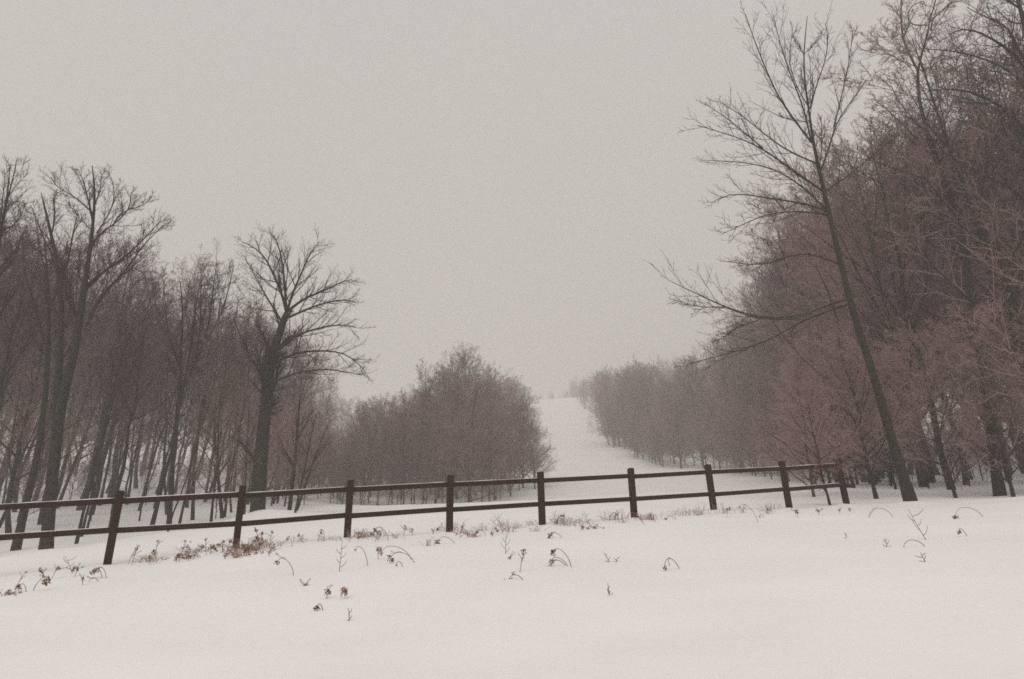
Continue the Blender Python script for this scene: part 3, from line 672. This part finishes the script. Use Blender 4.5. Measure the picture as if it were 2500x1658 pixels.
for i in range(len(fb) - 1):
    A, B = fb[i].copy(), fb[i + 1].copy(); d = nrm(np.array([B[0] - A[0], B[1] - A[1], 0]))
    for k in range(2):
        a = np.array([A[0], A[1], ft[i] - RAILH[i][k] + rf.gauss(0, .006)]) + d * (PW / 2 - 0.004)
        b = np.array([B[0], B[1], ft[i + 1] - RAILH[i + 1][k] + rf.gauss(0, .006)]) - d * (PW / 2 - 0.004)
        r = link('rail', boxes('rail', [[v - fo for v in obox(a, b, 0.05, 0.105)]], M_FENCE, 0.006), fence)
        n = 24; tt = np.linspace(0, 1, n); C = a[None] + (b - a)[None] * tt[:, None] + np.array([0, 0, 0.0525])
        hh = 0.014 + 0.010 * vnoise(tt * 9 + i * 5, np.full(n, k * 3.3)); sd = np.array([-d[1], d[0], 0]) * 0.022
        V, F = [], []
        for j in range(n):
            e = 0.15 if j in (0, n - 1) else 1.0; up = np.array([0, 0, max(hh[j], 0.004) * e])
            V += [C[j] - sd, C[j] - sd * 0.6 + up * 0.8, C[j] + up, C[j] + sd * 0.6 + up * 0.8, C[j] + sd]
            if j: o_ = 5 * (j - 1); F += [(o_ + q, o_ + 5 + q, o_ + 6 + q, o_ + 1 + q) for q in range(4)]
        link('snow_cap', mesh_np('snow_cap', np.array(V) - fo, np.array(F), [M_CAP]), r)
# lower rail running past the last post
P = fb[-1]; d = nrm(np.array([1, 0.375, 0])); a = np.array([P[0], P[1], ft[-1] - 0.78]) + d * (PW / 2)
link('rail', boxes('rail', [[v - fo for v in obox(a, a + d * 0.22, 0.05, 0.105)]], M_FENCE, 0.006), fence)

# ------------------------------------------------------------------ dry weeds in the snow
rw = np.random.RandomState(21)
ORD = ['first', 'second', 'third', 'fourth', 'fifth', 'sixth', 'seventh', 'eighth', 'ninth']
def where(px, py):
    xs = [p[0] for p in POST_PX[1:]]; ys = [p[1] for p in POST_PX[1:]]
    yb = np.interp(px, xs, ys); row = 'at fence foot' if py < yb + 22 else ('just below fence' if py < yb + 75 else 'far below fence')
    if px < xs[0]: return row, 'left of first visible post'
    for i in range(8):
        if px < xs[i + 1]: return row, f'between {ORD[i]} and {ORD[i+1]} posts from left'
    return row, 'right of last post'
def head_geo(c, r, n):                   # crumpled dry leaves and seeds
    V, F = [], []
    for _ in range(n):
        o_ = c + rw.normal(0, r * 0.55, 3); a = nrm(rw.normal(0, 1, 3)); b_ = nrm(np.cross(a, rw.normal(0, 1, 3))); s = r * rw.uniform(0.35, 0.85)
        nn = np.cross(a, b_) * s * 0.25; k = len(V)
        o_ = c + np.clip(o_ - c, -r * 0.8, r * 0.8); V += [o_ - a * s, o_ - b_ * s * 0.4 + nn, o_ + a * s, o_ + b_ * s * 0.4 + nn]; F.append((k, k + 1, k + 2, k + 3))
    return np.array(V), np.array(F)
def bez(a, b, c, d, n):
    t = np.linspace(0, 1, n)[:, None]; return (1 - t) ** 3 * a + 3 * (1 - t) ** 2 * t * b + 3 * (1 - t) * t * t * c + t ** 3 * d
def weed(kind, bx, by, tx=None, ty=None, hs=1.0):
    B = ground_px(bx, by); s = (B @ FW) / FPX; B0 = B.copy()
    tx = bx if tx is None else tx; ty = by - 30 if ty is None else ty
    off = np.array([(tx - bx) * s, rw.normal(0, 0.08), (by - ty) * s * 1.03 + (tx - bx) * s * 0.02])
    T = off; O = np.array([0, 0, -0.06]); items, Vh, Fh = [], [], []
    def addhead(c, r, n):
        V, F = head_geo(c, r * 0.8, int(n * 0.8)); o_ = sum(len(v) for v in Vh); Vh.append(V); Fh.append(F + o_)
    L = np.linalg.norm(off)
    if kind == 'arch':
        rise = np.array([0, 0, max(L * 0.55, T[2] + 0.10)])
        p = bez(O, O + rise * 0.9 + off * 0.05, T * np.array([1, 1, 0]) * 0.9 + rise * 1.15, T, 12)
        items.append((p[None], np.linspace(0.006, 0.004, 12)[None], 5, 0)); addhead(T, 0.055 * hs, 26)
        if rw.rand() < 0.6:
            q = bez(p[6], p[7] + [0, 0, 0.05], p[9] + [0.02, 0, -0.02], T + rw.normal(0, 0.07, 3), 6); items.append((q[None], np.full((1, 6), 0.004), 4, 0)); addhead(q[-1], 0.03 * hs, 9)
        name, lab = 'dry_weed', 'bent arching dry weed stalk'
    elif kind == 'stalk':
        p = bez(O, O + T * 0.35, T * 0.7 + rw.normal(0, 0.03, 3), T, 9); items.append((p[None], np.linspace(0.0055, 0.0035, 9)[None], 5, 0)); addhead(T, 0.05 * hs, 20)
        for k in range(3):
            q0 = p[4 + k]; e = q0 + np.array([rw.normal(0, 0.06), rw.normal(0, 0.06), 0.09]); q = bez(q0, q0 + [0, 0, 0.03], e, e - [0, 0, 0.02], 5)
            items.append((q[None], np.full((1, 5), 0.004), 4, 0)); addhead(e, 0.025 * hs, 6)
        name, lab = 'dry_weed', 'upright dry weed with ragged head'
    elif kind == 'twig':
        p = bez(O, O + T * 0.3, T * 0.7 + rw.normal(0, 0.02, 3), T, 9); items.append((p[None], np.linspace(0.0065, 0.003, 9)[None], 5, 0))
        for k in range(5):
            q0 = p[2 + k]; sg = (-1) ** k; e = q0 + np.array([sg * L * rw.uniform(0.12, 0.3), rw.normal(0, 0.05), L * rw.uniform(0.1, 0.34)]); q = bez(q0, q0 + (e - q0) * [0.6, 0.5, 0.2], q0 + (e - q0) * [0.9, 0.8, 0.6], e, 6)
            items.append((q[None], np.linspace(0.005, 0.0035, 6)[None], 4, 0))
        name, lab = 'bare_weed', 'bare twiggy weed'
    elif kind == 'clump':
        for k in range(9):
            o_ = np.array([rw.normal(0, 0.10 * hs), rw.normal(0, 0.08), -0.06]); e = o_ + np.array([rw.normal(0, 0.15 * hs), rw.normal(0, 0.1), L * rw.uniform(0.5, 1.1)]); dr = e + np.array([rw.normal(0, 0.10), 0, -L * 0.25])
            p = bez(o_, o_ + [0, 0, L * 0.5], e + [0, 0, 0.04], dr, 8); items.append((p[None], np.linspace(0.0055, 0.0035, 8)[None], 4, 0)); addhead(dr, 0.05 * hs, 14)
            addhead(p[4] + rw.normal(0, 0.03, 3), 0.035 * hs, 6)
        name, lab = 'dry_weed_clump', 'bushy clump of reddish brown leaves'
    else:                                  # tuft of stiff grass
        n = 13
        for k in range(n):
            o_ = np.array([rw.normal(0, 0.09), rw.normal(0, 0.06), -0.05]); e = o_ + np.array([rw.normal(0, 0.07), rw.normal(0, 0.06), L * rw.uniform(0.6, 1.15)])
            p = bez(o_, o_ + [0, 0, L * 0.4], e, e + np.array([rw.normal(0, 0.06), 0, -0.02]), 6); items.append((p[None], np.linspace(0.005, 0.003, 6)[None], 3, 0))
        name, lab = 'grass_tuft', 'stiff pale grass tuft'
    row, gap = where(bx, by); label = f'{lab} {row}, {gap}'
    o = thing(name, label, 'weed' if kind != 'tuft' else 'grass', tuple(B0), f'{name.replace("_", " ")}s {row} {gap}, {kind}')
    link('stem' if kind != 'tuft' else 'blades', tubes_mesh('stem', items, [M_STEM if kind != 'tuft' else M_GRASS]), o)
    if kind == 'clump': link('leaves', mesh_np('leaves', np.concatenate(Vh), np.concatenate(Fh), [M_HEAD], smooth=False), o)
    else:
        for V, F in zip(Vh, Fh): link('seed_head', mesh_np('seed_head', V, F - F.min(), [M_HEAD], smooth=False), o)
    return o
WEEDS = [('arch', 65, 1445, 44, 1434), ('clump', 20, 1452, 20, 1430, .7), ('stalk', 35, 1440, 43, 1397, .5), ('arch', 80, 1442, 117, 1422, 1.5), ('stalk', 116, 1412, 94, 1392, 1.2), ('stalk', 124, 1412, 145, 1390, .9),
 ('stalk', 180, 1410, 172, 1386, 1.3), ('twig', 182, 1400, 153, 1360), ('arch', 260, 1412, 231, 1393, 1.1), ('arch', 250, 1412, 217, 1394, 1.2), ('arch', 243, 1420, 211, 1425, .9), ('stalk', 206, 1428, 201, 1414, .7),
 ('stalk', 310, 1378, 323, 1342, .8), ('stalk', 320, 1378, 336, 1340, .8), ('arch', 360, 1366, 339, 1376, 1.1), ('stalk', 378, 1356, 379, 1323, .8), ('stalk', 385, 1374, 377, 1352, 1.2), ('stalk', 370, 1378, 366, 1362, 1.1), ('arch', 380, 1370, 398, 1370, 1.0), ('arch', 400, 1366, 415, 1379, .8), ('stalk', 428, 1374, 431, 1358, 1.1), ('stalk', 436, 1362, 442, 1322, .7),
 ('clump', 456, 1366, 456, 1342, 1.0), ('clump', 480, 1348, 480, 1322, 1.0), ('stalk', 505, 1356, 496, 1318, .7), ('stalk', 512, 1352, 513, 1336, 1.0), ('arch', 548, 1345, 520, 1335, .9), ('arch', 520, 1350, 517, 1368, .9), ('stalk', 545, 1348, 547, 1325, .8),
 ('clump', 566, 1350, 570, 1318, 1.1), ('clump', 585, 1352, 590, 1312, 1.2), ('clump', 603, 1346, 603, 1302, 1.2), ('clump', 575, 1362, 575, 1345, .9), ('clump', 608, 1356, 608, 1338, .9), ('stalk', 638, 1336, 627, 1298, 1.1), ('stalk', 640, 1336, 634, 1304, 1.0), ('stalk', 658, 1338, 662, 1302, .8), ('tuft', 650, 1338, 650, 1306),
 ('arch', 792, 1320, 779, 1299, .7), ('stalk', 771, 1322, 781, 1297, .6), ('tuft', 800, 1320, 800, 1302), ('arch', 718, 1404, 676, 1374, .9), ('twig', 828, 1395, 830, 1322), ('arch', 898, 1382, 867, 1345, .4), ('stalk', 741, 1432, 744, 1427, .9), ('stalk', 661, 1356, 663, 1350, .8),
 ('tuft', 869, 1314, 869, 1287), ('tuft', 884, 1312, 884, 1290), ('clump', 898, 1312, 898, 1284, .9), ('arch', 949, 1320, 912, 1292, 1.0), ('stalk', 932, 1312, 930, 1305, .7), ('tuft', 966, 1314, 966, 1294), ('stalk', 984, 1308, 989, 1290, 1.1), ('stalk', 1010, 1308, 1003, 1292, 1.1), ('stalk', 1055, 1306, 1058, 1295, .9), ('arch', 1092, 1296, 1068, 1290, 1.0), ('arch', 1111, 1326, 1069, 1323, 1.2), ('tuft', 1048, 1332, 1048, 1312), ('stalk', 1124, 1298, 1128, 1287, .9), ('clump', 1153, 1312, 1153, 1296, .8), ('arch', 1188, 1308, 1166, 1302, .8), ('stalk', 1204, 1310, 1202, 1302, .9),
 ('twig', 1219, 1300, 1203, 1264), ('twig', 1229, 1304, 1217, 1257), ('tuft', 1252, 1292, 1252, 1272), ('tuft', 1240, 1296, 1240, 1278), ('tuft', 1301, 1282, 1301, 1264), ('clump', 1360, 1280, 1360, 1254, .8), ('tuft', 1178, 1296, 1178, 1272), ('twig', 1446, 1288, 1427, 1246), ('clump', 1434, 1292, 1434, 1278, .8), ('tuft', 1484, 1270, 1484, 1244), ('tuft', 1500, 1270, 1500, 1250), ('tuft', 1518, 1268, 1522, 1238), ('tuft', 1566, 1268, 1566, 1246), ('tuft', 1594, 1268, 1594, 1244), ('tuft', 1576, 1270, 1576, 1256),
 ('arch', 1374, 1313, 1343, 1306, 1.3), ('stalk', 925, 1366, 924, 1342, 1.2), ('arch', 1014, 1374, 951, 1360, 1.2), ('arch', 1006, 1366, 930, 1350, .8), ('arch', 985, 1384, 965, 1378, .4), ('twig', 1234, 1352, 1236, 1304), ('stalk', 1267, 1397, 1280, 1350, 1.0), ('stalk', 1244, 1366, 1244, 1361, .7), ('arch', 1281, 1416, 1240, 1418, 1.3), ('arch', 1396, 1384, 1351, 1352, 1.0), ('arch', 1388, 1382, 1347, 1369, .8), ('arch', 1384, 1380, 1343, 1386, .8),
 ('twig', 1495, 1372, 1476, 1349), ('twig', 1496, 1372, 1516, 1360), ('twig', 1490, 1450, 1484, 1428), ('stalk', 799, 1462, 797, 1446, 1.0), ('arch', 832, 1456, 848, 1450, 1.0), ('arch', 790, 1490, 773, 1486, .8), ('twig', 853, 1516, 846, 1486),
 ('arch', 1653, 1268, 1628, 1267, 1.0), ('stalk', 1774, 1262, 1777, 1246, 1.1), ('arch', 1851, 1274, 1808, 1240, .5), ('stalk', 1945, 1262, 1944, 1251, 1.2), ('stalk', 1999, 1258, 1998, 1247, 1.0), ('arch', 1866, 1264, 1858, 1260, .6), ('stalk', 2052, 1252, 2051, 1245, .7), ('stalk', 2078, 1250, 2076, 1243, .7),
 ('tuft', 1654, 1260, 1654, 1236), ('tuft', 1684, 1258, 1684, 1234), ('tuft', 1719, 1256, 1719, 1232), ('tuft', 1768, 1254, 1768, 1232), ('tuft', 1807, 1252, 1807, 1232), ('tuft', 1700, 1258, 1700, 1240),
 ('arch', 2182, 1262, 2119, 1270, 1.2), ('arch', 2402, 1262, 2335, 1261, 1.3), ('arch', 2362, 1308, 2337, 1300, .8), ('twig', 2264, 1318, 2239, 1242), ('arch', 2262, 1334, 2208, 1344, 1.4), ('twig', 2264, 1372, 2248, 1350), ('twig', 2166, 1336, 2170, 1312), ('arch', 1660, 1388, 1615, 1391, .7), ('twig', 2067, 1314, 2064, 1300)]
for w in WEEDS: weed(*w)
for _ in range(46):
    px = rw.uniform(290, 1960); yb = np.interp(px, [p[0] for p in POST_PX], [p[1] for p in POST_PX]) + rw.uniform(-4, 16)
    if rw.rand() < 0.72: weed('tuft', px, yb, px, yb - rw.uniform(14, 28))
    else: weed('stalk' if rw.rand() < 0.5 else 'arch', px, yb, px + rw.choice([-1, 1]) * rw.uniform(6, 26), yb - rw.uniform(8, 26), 0.8)

# ------------------------------------------------------------------ haze: falling snow and mist between the trees
z0, z1 = GMIN - 1.0, GMAX + 14.0
c = [(a, b, z) for z in (z0, z1) for a, b in ((-930, -75), (930, -75), (930, 1330), (-930, 1330))]
mh = bpy.data.materials.new('haze'); mh.use_nodes = True; t = mh.node_tree; t.nodes.clear()
o_ = t.nodes.new('ShaderNodeOutputMaterial'); v = t.nodes.new('ShaderNodeVolumePrincipled')
v.inputs['Color'].default_value = (0.872, 0.868, 0.832, 1); v.inputs['Density'].default_value = HAZE_DENSITY; v.inputs['Anisotropy'].default_value = 0.0
t.links.new(v.outputs[0], o_.inputs['Volume'])
hz = link('haze', boxes('haze', [[np.array(q, float) for q in c]], mh)); hz['kind'] = 'stuff'; hz['label'] = 'pale winter mist and falling snow filling the air'; hz['category'] = 'haze'
